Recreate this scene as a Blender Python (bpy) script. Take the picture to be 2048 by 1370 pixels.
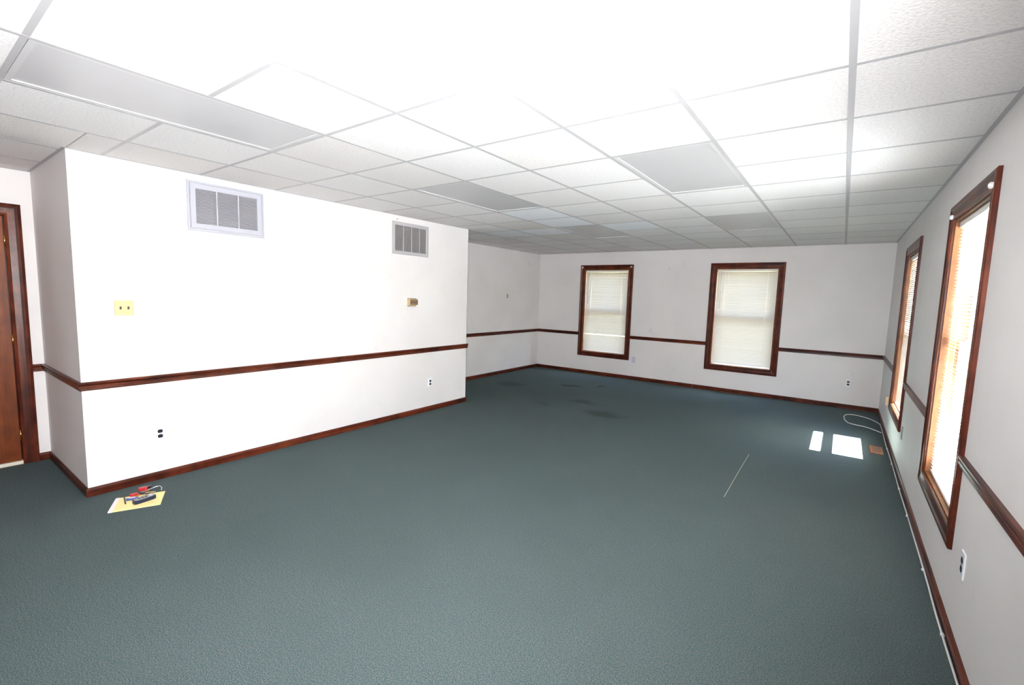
import bpy, bmesh, math, random
from mathutils import Vector, Matrix

random.seed(7)
for o in list(bpy.data.objects):
    bpy.data.objects.remove(o, do_unlink=True)
SC = bpy.context.scene
COL = SC.collection
R_ = math.radians

# ------------------------------------------------------------------ camera
CAM_H = 1.5204
fw = Vector((-0.58213795, 0.80660111, -0.1025186))
rt = Vector((0.80874131, 0.58742644, 0.0294562))
up = Vector((-0.08398154, 0.06576346, 0.99429486))
cd = bpy.data.cameras.new('camera')
cd.sensor_width = 36.0
cd.sensor_fit = 'HORIZONTAL'
cd.lens = 913.35 / 2048 * 36
cd.clip_start = 0.02
cam = bpy.data.objects.new('camera', cd)
COL.objects.link(cam)
M = Matrix((rt, up, -fw)).transposed().to_4x4()
M.translation = Vector((0, 0, CAM_H))
cam.matrix_world = M
SC.camera = cam

# ------------------------------------------------------------------ world, sun, flash, exposure
SUN_ELEV = 62.5
w = bpy.data.worlds.new('sky')
SC.world = w
w.use_nodes = True
nt = w.node_tree
nt.nodes.clear()
sky = nt.nodes.new('ShaderNodeTexSky')
sky.sky_type = 'NISHITA'
sky.sun_disc = False
sky.sun_elevation = R_(SUN_ELEV)
sky.sun_rotation = R_(90)          # towards +x
bg = nt.nodes.new('ShaderNodeBackground')
bg.inputs['Strength'].default_value = 4.0
wo = nt.nodes.new('ShaderNodeOutputWorld')
nt.links.new(sky.outputs[0], bg.inputs['Color'])
nt.links.new(bg.outputs[0], wo.inputs['Surface'])

sl = bpy.data.lights.new('sun', 'SUN')
sl.energy = 285.0
sl.angle = R_(0.53)
sl.color = (1.0, 0.95, 0.86)
so = bpy.data.objects.new('sun', sl)
COL.objects.link(so)
so.location = (6, 6, 8)
sd = Vector((-math.cos(R_(SUN_ELEV)), 0.0, -math.sin(R_(SUN_ELEV))))
so.rotation_euler = sd.to_track_quat('-Z', 'Y').to_euler()

# the photographer's flash gun, on top of the camera, its head tilted up and swung to the left
fl = bpy.data.lights.new('flash', 'SPOT')
fl.energy = 620.0
fl.spot_size = R_(120)
fl.spot_blend = 1.0
fl.shadow_soft_size = 0.06
fl.color = (0.98, 0.98, 1.0)
fo = bpy.data.objects.new('flash', fl)
COL.objects.link(fo)
fo.location = (-0.02, -0.04, CAM_H + 0.16)
FY, FP = R_(-50), R_(-4)
fd = Vector((math.sin(FY) * math.cos(FP), math.cos(FY) * math.cos(FP), math.sin(FP)))
fo.rotation_euler = fd.to_track_quat('-Z', 'Y').to_euler()
fo.scale = (1.8, 1.0, 1.0)        # a flash head throws a wide, low beam

vs = SC.view_settings
vs.view_transform = 'Standard'
vs.look = 'None'
vs.gamma = 1.0
vs.use_curve_mapping = False
vs.exposure = 0.64
SC.display_settings.display_device = 'sRGB'

# ------------------------------------------------------------------ materials
def lin(r, g, b):
    f = lambda c: (c / 12.92 if c <= 0.04045 else ((c + 0.055) / 1.055) ** 2.4)
    return (f(r / 255), f(g / 255), f(b / 255), 1.0)

def mat(name, col, rough=0.5, metal=0.0, spec=0.5):
    m = bpy.data.materials.new(name)
    m.use_nodes = True
    b = m.node_tree.nodes['Principled BSDF']
    b.inputs['Base Color'].default_value = col
    b.inputs['Roughness'].default_value = rough
    b.inputs['Metallic'].default_value = metal
    b.inputs['Specular IOR Level'].default_value = spec
    return m

def N(m, t, **kw):
    n = m.node_tree.nodes.new(t)
    for k, v in kw.items():
        setattr(n, k, v)
    return n

def L(m, a, b):
    m.node_tree.links.new(a, b)

def noise(m, vec, scale, detail=2.0, rough=0.5):
    n = N(m, 'ShaderNodeTexNoise')
    n.inputs['Scale'].default_value = scale
    n.inputs['Detail'].default_value = detail
    n.inputs['Roughness'].default_value = rough
    if vec is not None:
        L(m, vec, n.inputs['Vector'])
    return n.outputs['Fac']

def ramp(m, fac, stops):
    r = N(m, 'ShaderNodeValToRGB')
    e = r.color_ramp.elements
    while len(e) < len(stops):
        e.new(0.5)
    for el, (p, c) in zip(e, stops):
        el.position = p
        el.color = c
    L(m, fac, r.inputs['Fac'])
    return r.outputs['Color']

def coord(m, which='Object'):
    return N(m, 'ShaderNodeTexCoord').outputs[which]

def bump(m, h, strength, dist):
    b = N(m, 'ShaderNodeBump')
    b.inputs['Strength'].default_value = strength
    b.inputs['Distance'].default_value = dist
    L(m, h, b.inputs['Height'])
    L(m, b.outputs['Normal'], m.node_tree.nodes['Principled BSDF'].inputs['Normal'])

def mixc(m, fac, a, b, mode='MIX'):
    x = N(m, 'ShaderNodeMix', data_type='RGBA', blend_type=mode)
    if isinstance(fac, (int, float)):
        x.inputs[0].default_value = fac
    else:
        L(m, fac, x.inputs[0])
    for i, v in ((6, a), (7, b)):
        if isinstance(v, tuple):
            x.inputs[i].default_value = v
        else:
            L(m, v, x.inputs[i])
    return x.outputs[2]

def base_in(m):
    return m.node_tree.nodes['Principled BSDF'].inputs['Base Color']

# painted wall
def wall_paint(name, col):
    m = mat(name, col, 0.55, spec=0.25)
    c = coord(m)
    n1 = noise(m, c, 1.3, 4)
    n2 = noise(m, c, 5.0, 3)
    d = tuple(x * 0.94 for x in col[:3]) + (1.0,)
    k = ramp(m, n1, [(0.35, d), (0.62, col)])
    sm = ramp(m, n2, [(0.70, (0, 0, 0, 1)), (0.80, (1, 1, 1, 1))])
    L(m, mixc(m, sm, k, tuple(x * 0.86 for x in col[:3]) + (1.0,)), base_in(m))
    bump(m, noise(m, c, 160, 2), 0.08, 0.002)
    return m

M_WALL = wall_paint('off_white_wall_paint', (0.82, 0.785, 0.77, 1))

def wood(name, dark, mid, light, rough=0.32, scale=1.0, axis='z'):
    m = mat(name, mid, rough, spec=0.22)
    c = coord(m)
    mp = N(m, 'ShaderNodeMapping')
    s = {'z': (26, 26, 1.6), 'x': (1.6, 26, 26), 'y': (26, 1.6, 26)}[axis]
    mp.inputs['Scale'].default_value = tuple(v * scale for v in s)
    L(m, c, mp.inputs['Vector'])
    g = noise(m, mp.outputs[0], 1.0, 5, 0.65)
    col = ramp(m, g, [(0.28, dark), (0.5, mid), (0.74, light)])
    blotch = noise(m, c, 6.0, 3)
    L(m, mixc(m, ramp(m, blotch, [(0.42, (0, 0, 0, 1)), (0.68, (0.75, 0.75, 0.75, 1))]), col, dark), base_in(m))
    bump(m, g, 0.06, 0.001)
    return m

TD, TM, TL = (0.018, 0.0035, 0.002, 1), (0.098, 0.0175, 0.0072, 1), (0.185, 0.042, 0.016, 1)
M_TX = wood('mahogany_trim_along_x', TD, TM, TL, axis='x')
M_TY = wood('mahogany_trim_along_y', TD, TM, TL, axis='y')
M_TZ = wood('mahogany_trim_upright', TD, TM, TL, axis='z')
M_JAMB = wood('window_lining_wood', (0.10, 0.038, 0.014, 1), (0.19, 0.078, 0.03, 1), (0.30, 0.135, 0.055, 1), 0.4, axis='z')
M_DOOR = wood('orange_brown_door_veneer', (0.09, 0.016, 0.002, 1), (0.19, 0.040, 0.004, 1), (0.28, 0.070, 0.008, 1), 0.42, 0.5)
M_TRIMS = {'x': M_TX, 'y': M_TY, 'z': M_TZ}

# carpet
M_CARPET = mat('teal_green_carpet', (0.06, 0.1, 0.1, 1), 0.95, spec=0.08)
c = coord(M_CARPET)
n1 = noise(M_CARPET, c, 210, 2, 0.7)
n2 = noise(M_CARPET, c, 60, 2, 0.6)
n3 = noise(M_CARPET, c, 1.1, 4)
k1 = ramp(M_CARPET, n1, [(0.33, (0.012, 0.030, 0.036, 1)), (0.5, (0.066, 0.103, 0.111, 1)), (0.66, (0.200, 0.208, 0.196, 1))])
k2 = mixc(M_CARPET, 0.35, k1, ramp(M_CARPET, n2, [(0.35, (0.048, 0.090, 0.098, 1)), (0.65, (0.100, 0.102, 0.095, 1))]))
k3 = mixc(M_CARPET, ramp(M_CARPET, n3, [(0.45, (0, 0, 0, 1)), (0.75, (0.30, 0.30, 0.30, 1))]), k2, (0.056, 0.078, 0.076, 1))
warp = N(M_CARPET, 'ShaderNodeTexNoise')
warp.inputs['Scale'].default_value = 5.0
L(M_CARPET, c, warp.inputs['Vector'])
STAINS = [(-3.70, 6.92, 0.26, 0.10, 0.75), (-2.95, 5.95, 0.30, 0.16, 0.45), (-2.45, 5.50, 0.34, 0.22, 0.55), (-3.35, 5.45, 0.20, 0.12, 0.35), (-4.55, 6.3, 0.34, 0.30, 0.5), (-3.3, 7.2, 0.10, 0.07, 0.6)]
for (sx_, sy_, rx_, ry_, st_) in STAINS:          # old spills trodden into the pile
    wob = N(M_CARPET, 'ShaderNodeVectorMath', operation='SCALE')
    L(M_CARPET, warp.outputs['Color'], wob.inputs[0])
    wob.inputs['Scale'].default_value = 0.30
    ad = N(M_CARPET, 'ShaderNodeVectorMath', operation='ADD')
    L(M_CARPET, c, ad.inputs[0])
    L(M_CARPET, wob.outputs[0], ad.inputs[1])
    mp = N(M_CARPET, 'ShaderNodeMapping')
    mp.inputs['Scale'].default_value = (1 / rx_, 1 / ry_, 0)
    mp.inputs['Location'].default_value = (-(sx_ + 0.15) / rx_, -(sy_ + 0.15) / ry_, 0)
    L(M_CARPET, ad.outputs[0], mp.inputs['Vector'])
    ln = N(M_CARPET, 'ShaderNodeVectorMath', operation='LENGTH')
    L(M_CARPET, mp.outputs[0], ln.inputs[0])
    k3 = mixc(M_CARPET, ramp(M_CARPET, ln.outputs['Value'], [(0.35, (st_, st_, st_, 1)), (1.0, (0, 0, 0, 1))]), k3, (0.030, 0.040, 0.036, 1))
L(M_CARPET, k3, base_in(M_CARPET))
bump(M_CARPET, n1, 0.6, 0.004)

# ceiling
M_TILE = mat('fissured_white_ceiling_tile', (0.80, 0.78, 0.77, 1), 0.9, spec=0.1)
c = coord(M_TILE)
oi = N(M_TILE, 'ShaderNodeObjectInfo')
t1 = noise(M_TILE, c, 85, 4, 0.65)
t2 = noise(M_TILE, c, 1.4, 3)
kt = ramp(M_TILE, t1, [(0.30, (0.76, 0.735, 0.725, 1)), (0.52, (0.88, 0.86, 0.85, 1)), (0.75, (0.93, 0.92, 0.91, 1))])
kr = ramp(M_TILE, oi.outputs['Random'], [(0.0, (0.94, 0.92, 0.90, 1)), (0.5, (1, 1, 1, 1)), (1.0, (0.97, 0.96, 0.96, 1))])
L(M_TILE, mixc(M_TILE, 1.0, kt, kr, 'MULTIPLY'), base_in(M_TILE))
bump(M_TILE, t1, 0.5, 0.006)
M_TILE_NEW = mat('newer_bright_ceiling_tile', (0.86, 0.87, 0.90, 1), 0.9, spec=0.1)
c = coord(M_TILE_NEW)
t1 = noise(M_TILE_NEW, c, 85, 4, 0.65)
L(M_TILE_NEW, ramp(M_TILE_NEW, t1, [(0.3, (0.86, 0.87, 0.90, 1)), (0.6, (0.93, 0.94, 0.96, 1))]), base_in(M_TILE_NEW))
bump(M_TILE_NEW, t1, 0.4, 0.005)
M_TEE = mat('grey_white_enamelled_tee', (0.46, 0.45, 0.46, 1), 0.4, spec=0.4)
M_SLAB = mat('dark_plenum', (0.25, 0.25, 0.25, 1), 0.9)
M_LENS = mat('frosted_acrylic_lens', (0.52, 0.51, 0.52, 1), 0.35, spec=0.5)
c = coord(M_LENS)
bump(M_LENS, noise(M_LENS, c, 220, 1), 0.12, 0.002)
M_LFRAME = mat('white_light_frame', (0.58, 0.57, 0.57, 1), 0.35)

# metals, plastics
M_VENT = mat('white_enamelled_grille', (0.44, 0.44, 0.49, 1), 0.35)
M_VENT2 = mat('grey_white_grille', (0.46, 0.445, 0.455, 1), 0.35)
M_VBACK = mat('duct_shade_colour', (0.16, 0.145, 0.145, 1), 0.9)  # dark colour stands in for the shade inside the duct
M_IVORY = mat('ivory_plastic', (0.56, 0.46, 0.24, 1), 0.35)
M_TOGGLE = mat('dark_brown_toggle', (0.10, 0.06, 0.05, 1), 0.35)
M_WHITE = mat('white_plastic', (0.85, 0.86, 0.90, 1), 0.3)
M_BLACK = mat('black_plastic', (0.012, 0.012, 0.022, 1), 0.3)
M_BLUEBLACK = mat('blue_black_plastic', (0.012, 0.02, 0.05, 1), 0.35)
M_GREYP = mat('grey_white_plastic', (0.55, 0.56, 0.55, 1), 0.4)
M_GREYD = mat('mid_grey_plastic', (0.30, 0.31, 0.31, 1), 0.4)
M_LILAC = mat('pale_lilac_plastic', (0.62, 0.60, 0.72, 1), 0.35)
M_SCREW = mat('steel_screw', (0.45, 0.45, 0.47, 1), 0.35, 0.9)
M_BRASS = mat('brass', (0.70, 0.48, 0.18, 1), 0.25, 1.0)
M_SILVER = mat('nickel_silver', (0.72, 0.70, 0.66, 1), 0.25, 1.0)
M_TAN = mat('tan_plastic', (0.62, 0.47, 0.24, 1), 0.45)
M_BROWNP = mat('brown_bronze_cover', (0.24, 0.15, 0.085, 1), 0.4)
M_DKBROWN = mat('dark_brown_slot', (0.035, 0.02, 0.012, 1), 0.5)
M_PEACH = mat('peach_beige_plastic', (0.66, 0.45, 0.28, 1), 0.4)
M_REG = mat('brown_enamel_register', (0.32, 0.10, 0.028, 1), 0.35)
M_REGL = mat('shade_dark_register_louver', (0.13, 0.042, 0.014, 1), 0.4)  # darker than the frame: slot shade put into the louver colour
M_REGD = mat('dark_brown_register', (0.06, 0.03, 0.012, 1), 0.4)
M_CABLE = mat('white_vinyl_cable', (0.72, 0.72, 0.72, 1), 0.4)
M_THREAD = mat('white_thread', (0.52, 0.52, 0.48, 1), 0.8)
M_PAD = mat('pale_yellow_paper', (0.90, 0.76, 0.34, 1), 0.7, spec=0.2)
c = coord(M_PAD)
sx = N(M_PAD, 'ShaderNodeSeparateXYZ')
L(M_PAD, c, sx.inputs[0])
wv = N(M_PAD, 'ShaderNodeMath', operation='FRACT')
mu = N(M_PAD, 'ShaderNodeMath', operation='MULTIPLY')
mu.inputs[1].default_value = 1 / 0.0087
L(M_PAD, sx.outputs['X'], mu.inputs[0])
L(M_PAD, mu.outputs[0], wv.inputs[0])
L(M_PAD, ramp(M_PAD, wv.outputs[0], [(0.0, (0.55, 0.58, 0.45, 1)), (0.12, (0.90, 0.76, 0.34, 1))]), base_in(M_PAD))
M_PADW = mat('pale_binding_strip', (0.86, 0.78, 0.80, 1), 0.6)
M_GADGET = mat('dark_grey_gadget_top', (0.22, 0.22, 0.24, 1), 0.3)
M_RED = mat('red_plastic', (0.42, 0.015, 0.02, 1), 0.3)
M_BLUE = mat('blue_plastic', (0.03, 0.07, 0.30, 1), 0.3)
M_SASH = mat('white_painted_sash', (0.78, 0.76, 0.72, 1), 0.4)
M_THRESH = mat('pale_aluminium_threshold', (0.72, 0.66, 0.55, 1), 0.4)
M_BRACKET = mat('white_curtain_bracket', (0.88, 0.90, 0.90, 1), 0.3)
M_DARKDOT = mat('dark_hole', (0.05, 0.05, 0.05, 1), 0.8)

# blind slat: thin enamelled slat that lets a little light through
M_SLAT = bpy.data.materials.new('cream_enamelled_slat')
M_SLAT.use_nodes = True
b = M_SLAT.node_tree.nodes['Principled BSDF']
b.inputs['Base Color'].default_value = (0.68, 0.62, 0.55, 1)
b.inputs['Roughness'].default_value = 0.45
tr = N(M_SLAT, 'ShaderNodeBsdfTranslucent')
tr.inputs['Color'].default_value = (0.80, 0.74, 0.63, 1)
mx = N(M_SLAT, 'ShaderNodeMixShader')
mx.inputs[0].default_value = 0.05
L(M_SLAT, b.outputs[0], mx.inputs[1])
L(M_SLAT, tr.outputs[0], mx.inputs[2])
L(M_SLAT, mx.outputs[0], M_SLAT.node_tree.nodes['Material Output'].inputs['Surface'])
M_HEAD = mat('cream_blind_rail', (0.86, 0.82, 0.77, 1), 0.4)
M_CORD = mat('pale_ladder_cord', (0.86, 0.82, 0.72, 1), 0.7)
M_WAND = bpy.data.materials.new('clear_plastic_wand')
M_WAND.use_nodes = True
b = M_WAND.node_tree.nodes['Principled BSDF']
b.inputs['Base Color'].default_value = (0.9, 0.88, 0.82, 1)
b.inputs['Roughness'].default_value = 0.15
b.inputs['Transmission Weight'].default_value = 0.5

# window glass: clear with a faint mirror reflection
M_GLASS = bpy.data.materials.new('window_glass')
M_GLASS.use_nodes = True
M_GLASS.node_tree.nodes.remove(M_GLASS.node_tree.nodes['Principled BSDF'])
tp = N(M_GLASS, 'ShaderNodeBsdfTransparent')
tp.inputs['Color'].default_value = (0.95, 0.97, 0.96, 1)
gl = N(M_GLASS, 'ShaderNodeBsdfGlossy')
gl.inputs['Roughness'].default_value = 0.02
mx = N(M_GLASS, 'ShaderNodeMixShader')
mx.inputs[0].default_value = 0.06
L(M_GLASS, tp.outputs[0], mx.inputs[1])
L(M_GLASS, gl.outputs[0], mx.inputs[2])
L(M_GLASS, mx.outputs[0], M_GLASS.node_tree.nodes['Material Output'].inputs['Surface'])

# outside
M_GROUND = mat('pale_concrete_ground', (0.45, 0.43, 0.38, 1), 0.9)
c = coord(M_GROUND)
L(M_GROUND, ramp(M_GROUND, noise(M_GROUND, c, 0.8, 5), [(0.35, (0.58, 0.57, 0.53, 1)), (0.65, (0.70, 0.69, 0.65, 1))]), base_in(M_GROUND))
M_SOFFIT = wood('stained_soffit_boards', (0.10, 0.045, 0.015, 1), (0.20, 0.10, 0.04, 1), (0.28, 0.15, 0.07, 1), 0.6, axis='y')
M_SIDING = mat('brick_red_siding', (0.30, 0.13, 0.085, 1), 0.8)

# ------------------------------------------------------------------ mesh helpers
def link(name, verts, faces, m, parent=None, smooth=False, mats=None, fmat=None):
    me = bpy.data.meshes.new(name)
    me.from_pydata([tuple(v) for v in verts], [], faces)
    for x in (mats or [m]):
        me.materials.append(x)
    if fmat:
        for p, i in zip(me.polygons, fmat):
            p.material_index = i
    bm = bmesh.new()
    bm.from_mesh(me)
    bmesh.ops.recalc_face_normals(bm, faces=bm.faces)
    bm.to_mesh(me)
    bm.free()
    if smooth:
        for p in me.polygons:
            p.use_smooth = True
    o = bpy.data.objects.new(name, me)
    COL.objects.link(o)
    if parent is not None:
        o.parent = parent
    return o

class MB:
    """collects shapes of ONE piece"""
    def __init__(s):
        s.v, s.f = [], []

    def box(s, x0, x1, y0, y1, z0, z1):
        n = len(s.v)
        s.v += [(x, y, z) for z in (z0, z1) for y in (y0, y1) for x in (x0, x1)]
        s.f += [tuple(n + i for i in q) for q in ((0, 2, 3, 1), (4, 5, 7, 6), (0, 1, 5, 4), (2, 6, 7, 3), (0, 4, 6, 2), (1, 3, 7, 5))]
        return s

    def prism(s, poly, h0, h1, axes='xz'):
        """poly in two axes, extruded along the third from h0 to h1"""
        n, k = len(s.v), len(poly)
        for h in (h0, h1):
            for a, b_ in poly:
                s.v.append({'xz': (a, h, b_), 'xy': (a, b_, h), 'yz': (h, a, b_)}[axes])
        s.f.append(tuple(range(n, n + k)))
        s.f.append(tuple(range(n + k, n + 2 * k)))
        for i in range(k):
            j = (i + 1) % k
            s.f.append((n + i, n + j, n + k + j, n + k + i))
        return s

    def chamfer(s, x0, x1, y0, y1, z0, z1, c, front='-y'):
        """box whose room side (front, -y) is chamfered by c"""
        n = len(s.v)
        s.v += [(x0, y1, z0), (x1, y1, z0), (x1, y1, z1), (x0, y1, z1),
                (x0, y0 + c, z0), (x1, y0 + c, z0), (x1, y0 + c, z1), (x0, y0 + c, z1),
                (x0 + c, y0, z0 + c), (x1 - c, y0, z0 + c), (x1 - c, y0, z1 - c), (x0 + c, y0, z1 - c)]
        s.f += [tuple(n + i for i in q) for q in ((0, 1, 2, 3), (8, 9, 10, 11), (0, 1, 5, 4), (1, 2, 6, 5), (2, 3, 7, 6), (3, 0, 4, 7),
                                                  (4, 5, 9, 8), (5, 6, 10, 9), (6, 7, 11, 10), (7, 4, 8, 11))]
        return s

    def build(s, name, m, parent=None, smooth=False):
        return link(name, s.v, s.f, m, parent, smooth)

def tube(name, pts, r, m, parent=None, n=8, closed=False):
    pts = [Vector(p) for p in pts]
    v, f = [], []
    K = len(pts)
    for i, p in enumerate(pts):
        a = pts[i - 1] if (i > 0 or closed) else p
        b_ = pts[(i + 1) % K] if (i < K - 1 or closed) else p
        t = (b_ - a).normalized()
        ref = Vector((0, 0, 1)) if abs(t.z) < 0.9 else Vector((1, 0, 0))
        s_ = t.cross(ref).normalized()
        u = s_.cross(t)
        for k in range(n):
            an = 2 * math.pi * k / n
            v.append(p + (s_ * math.cos(an) + u * math.sin(an)) * r)
    for i in range(K if closed else K - 1):
        j = (i + 1) % K
        for k in range(n):
            f.append((i * n + k, i * n + (k + 1) % n, j * n + (k + 1) % n, j * n + k))
    if not closed:
        f.append(tuple(range(n)))
        f.append(tuple(range((K - 1) * n, K * n)))
    return link(name, v, f, m, parent, True)

def smooth_path(p, sub=6):
    """Catmull-Rom through points"""
    P = [Vector(q) for q in p]
    out = []
    for i in range(len(P) - 1):
        a, b_, c_, d = P[max(i - 1, 0)], P[i], P[i + 1], P[min(i + 2, len(P) - 1)]
        for k in range(sub):
            t = k / sub
            out.append(0.5 * ((2 * b_) + (c_ - a) * t + (2 * a - 5 * b_ + 4 * c_ - d) * t * t + (3 * b_ - a - 3 * c_ + d) * t ** 3))
    out.append(P[-1])
    return out

def disc_poly(cx, cz, r, n=16, flat=None):
    out = []
    for k in range(n):
        a = 2 * math.pi * k / n
        x, z = r * math.cos(a), r * math.sin(a)
        if flat is not None:
            z = max(-flat, min(flat, z))
        out.append((cx + x, cz + z))
    return out

def tag(o, label, cat, group=None, kind=None):
    o['label'] = label
    o['category'] = cat
    if group:
        o['group'] = group
    if kind:
        o['kind'] = kind
    return o

def thing(name, label, cat, loc=(0, 0, 0), rotz=0.0, group=None, kind=None):
    o = bpy.data.objects.new(name, None)
    o.empty_display_size = 0.1
    COL.objects.link(o)
    o.location = loc
    o.rotation_euler = (0, 0, rotz)
    return tag(o, label, cat, group, kind)

def copy_tree(o, parent=None):
    c_ = o.copy()
    COL.objects.link(c_)
    c_.parent = parent
    for ch in list(o.children):
        copy_tree(ch, c_)
    return c_

def part_copy(o, parent, loc=None):
    c_ = o.copy()
    COL.objects.link(c_)
    c_.parent = parent
    if loc is not None:
        c_.location = loc
    return c_

# ------------------------------------------------------------------ dimensions
RX, BY = 0.5198, 8.303           # right wall plane, back wall plane
PX, P1, P2 = -4.2556, 0.7834, 4.798   # partition face and its two ends
LX, AX = -5.453, -5.3077          # door wall plane, alcove wall plane
FYW = -2.6                        # wall behind the camera
CZ = 2.4011                       # ceiling
ROT_BACK, ROT_RIGHT, ROT_LEFT = 0.0, R_(-90), R_(90)

WINS = [  # name, centre along wall, inner width, wall
    dict(n=1, wall='back', c=-3.785, w=0.918), dict(n=2, wall='back', c=-1.333, w=0.920),
    dict(n=3, wall='right', c=6.087, w=0.975), dict(n=4, wall='right', c=3.522, w=0.930),
        dict(n=5, wall='right', c=0.965, w=0.930)]   # 5: unseen, added beside the camera for more daylight
WZ0, WZ1, CW = 0.445, 2.072, 0.088

# ------------------------------------------------------------------ floor and walls
def wall_mesh(name, u0, u1, z0, z1, holes, place, t=0.16, m=M_WALL):
    """wall in (u, z), thickness t outwards, with rectangular holes; place(u, d, z) -> world"""
    us = sorted({u0, u1, *[h[0] for h in holes], *[h[1] for h in holes]})
    zs = sorted({z0, z1, *[h[2] for h in holes], *[h[3] for h in holes]})
    solid = {}
    for i in range(len(us) - 1):
        for j in range(len(zs) - 1):
            cu, cz = (us[i] + us[i + 1]) / 2, (zs[j] + zs[j + 1]) / 2
            solid[i, j] = not any(h[0] < cu < h[1] and h[2] < cz < h[3] for h in holes)
    v, f, idx = [], [], {}
    def V(i, j, d):
        if (i, j, d) not in idx:
            idx[i, j, d] = len(v)
            v.append(place(us[i], d, zs[j]))
        return idx[i, j, d]
    for (i, j), s_ in solid.items():
        if not s_:
            continue
        for d in (0, t):
            f.append((V(i, j, d), V(i + 1, j, d), V(i + 1, j + 1, d), V(i, j + 1, d)))
        for (di, dj, a, b_) in ((-1, 0, (i, j), (i, j + 1)), (1, 0, (i + 1, j), (i + 1, j + 1)), (0, -1, (i, j), (i + 1, j)), (0, 1, (i, j + 1), (i + 1, j + 1))):
            if not solid.get((i + di, j + dj), False):
                f.append((V(*a, 0), V(*b_, 0), V(*b_, t), V(*a, t)))
    return link(name, v, f, m)

holes_b = [(q['c'] - q['w'] / 2, q['c'] + q['w'] / 2, WZ0, WZ1) for q in WINS if q['wall'] == 'back']
holes_r = [(q['c'] - q['w'] / 2, q['c'] + q['w'] / 2, WZ0, WZ1) for q in WINS if q['wall'] == 'right']

fl_o = MB().box(LX, RX, FYW, BY, -0.05, 0.0).build('floor', M_CARPET)
tag(fl_o, 'worn teal green carpet covering the whole floor', 'floor', kind='structure')
wr = wall_mesh('wall_right', FYW, BY, 0, 2.6, holes_r, lambda u, d, z: (RX + d, u, z))
tag(wr, 'off-white wall with two tall bright windows and a chair rail', 'wall', kind='structure')
wb = wall_mesh('wall_back', LX, RX + 0.16, 0, 2.6, holes_b, lambda u, d, z: (u, BY + d, z))
tag(wb, 'off-white far wall with two windows behind closed blinds', 'wall', kind='structure')
DY0, DY1, DZ1 = -0.205, 0.612, 2.036     # door leaf
wl = wall_mesh('wall_left', FYW, P1 + 0.02, 0, 2.6, [(DY0 - 0.02, DY1 + 0.02, -0.01, DZ1 + 0.02)], lambda u, d, z: (LX - d, u, z), 0.12)
tag(wl, 'off-white wall with the brown door, left of the boxed-out wall', 'wall', kind='structure')
wa = wall_mesh('wall_alcove', P2 - 0.1, BY, 0, 2.6, [], lambda u, d, z: (AX - d, u, z), 0.12)
tag(wa, 'off-white wall of the recess behind the boxed-out wall', 'wall', kind='structure')
wf = wall_mesh('wall_front', LX, RX, 0, 2.6, [], lambda u, d, z: (u, FYW - d, z), 0.12)
tag(wf, 'off-white wall behind the camera', 'wall', kind='structure')
wp = MB().box(LX + 0.001, PX, P1, P2, 0.0, 2.6).build('wall_partition', M_WALL)
tag(wp, 'brightly lit boxed-out white wall carrying two air grilles', 'wall', kind='structure')

# ------------------------------------------------------------------ ceiling: tiles, tees, lights
ce = MB().box(LX - 0.12, RX + 0.16, FYW - 0.12, BY + 0.16, 2.6, 2.7).build('ceiling', M_SLAB)
tag(ce, 'suspended ceiling of white fissured tiles in a metal grid', 'ceiling', kind='structure')
GX, GY, SX, SY, GR = -0.66, 2.7595, 0.6096, 0.5963, 0.0017
def gxy(i, j):
    x, y = i * SX, j * SY
    return GX + math.cos(GR) * x - math.sin(GR) * y, GY + math.sin(GR) * x + math.cos(GR) * y
IMIN, IMAX, JMIN, JMAX = -8, 2, -7, 10
LIGHTS = [(-4, -4), (-1, 0), (-4, 0), (-1, 4), (-4, 4)]   # each covers (i, j) and (i, j + 1)
lit = {(i, j + k) for i, j in LIGHTS for k in (0, 1)}
NEWER = {(-4, 2), (-4, 3), (-3, 4), (-6, 4), (-5, 4)}
rnd = random.Random(3)

def left_limit(ymid):
    return PX if P1 < ymid < P2 else (AX if ymid >= P2 else LX)

def clipped(i, j):
    x0, y0 = gxy(i, j)
    x1, y1 = gxy(i + 1, j + 1)
    ym = (y0 + y1) / 2
    rects = []
    # split where the left boundary changes
    ys = [y0] + [s_ for s_ in (P1, P2) if y0 < s_ < y1 and x0 < PX] + [y1]
    for a, b_ in zip(ys[:-1], ys[1:]):
        xa = max(x0, left_limit((a + b_) / 2))
        xb = min(x1, RX)
        a2, b2 = max(a, FYW), min(b_, BY)
        if xb - xa > 0.03 and b2 - a2 > 0.03:
            rects.append((xa, xb, a2, b2))
    return rects

TP = 0.012                        # half width of a tee
full_tile = None
for i in range(IMIN, IMAX):
    for j in range(JMIN, JMAX):
        if (i, j) in lit:
            continue
        for (xa, xb, ya, yb) in clipped(i, j):
            cx, cy = (xa + xb) / 2, (ya + yb) / 2
            hx, hy = (xb - xa) / 2 - 0.004, (yb - ya) / 2 - 0.004
            mm = M_TILE_NEW if (i, j) in NEWER else M_TILE
            full = abs(hx * 2 + 0.008 - SX) < 0.002 and abs(hy * 2 + 0.008 - SY) < 0.002 and mm is M_TILE
            if full and full_tile is not None:
                o = part_copy(full_tile, ce)
            else:
                o = MB().box(-hx, hx, -hy, hy, 0.0, 0.016).build('ceiling_tile', mm, ce)
                if full:
                    full_tile = o
            o.location = (cx, cy, CZ + 0.0012 + rnd.uniform(0, 0.0008))
            o.rotation_euler = (rnd.uniform(-0.0015, 0.0015), rnd.uniform(-0.0015, 0.0015), GR)

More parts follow.
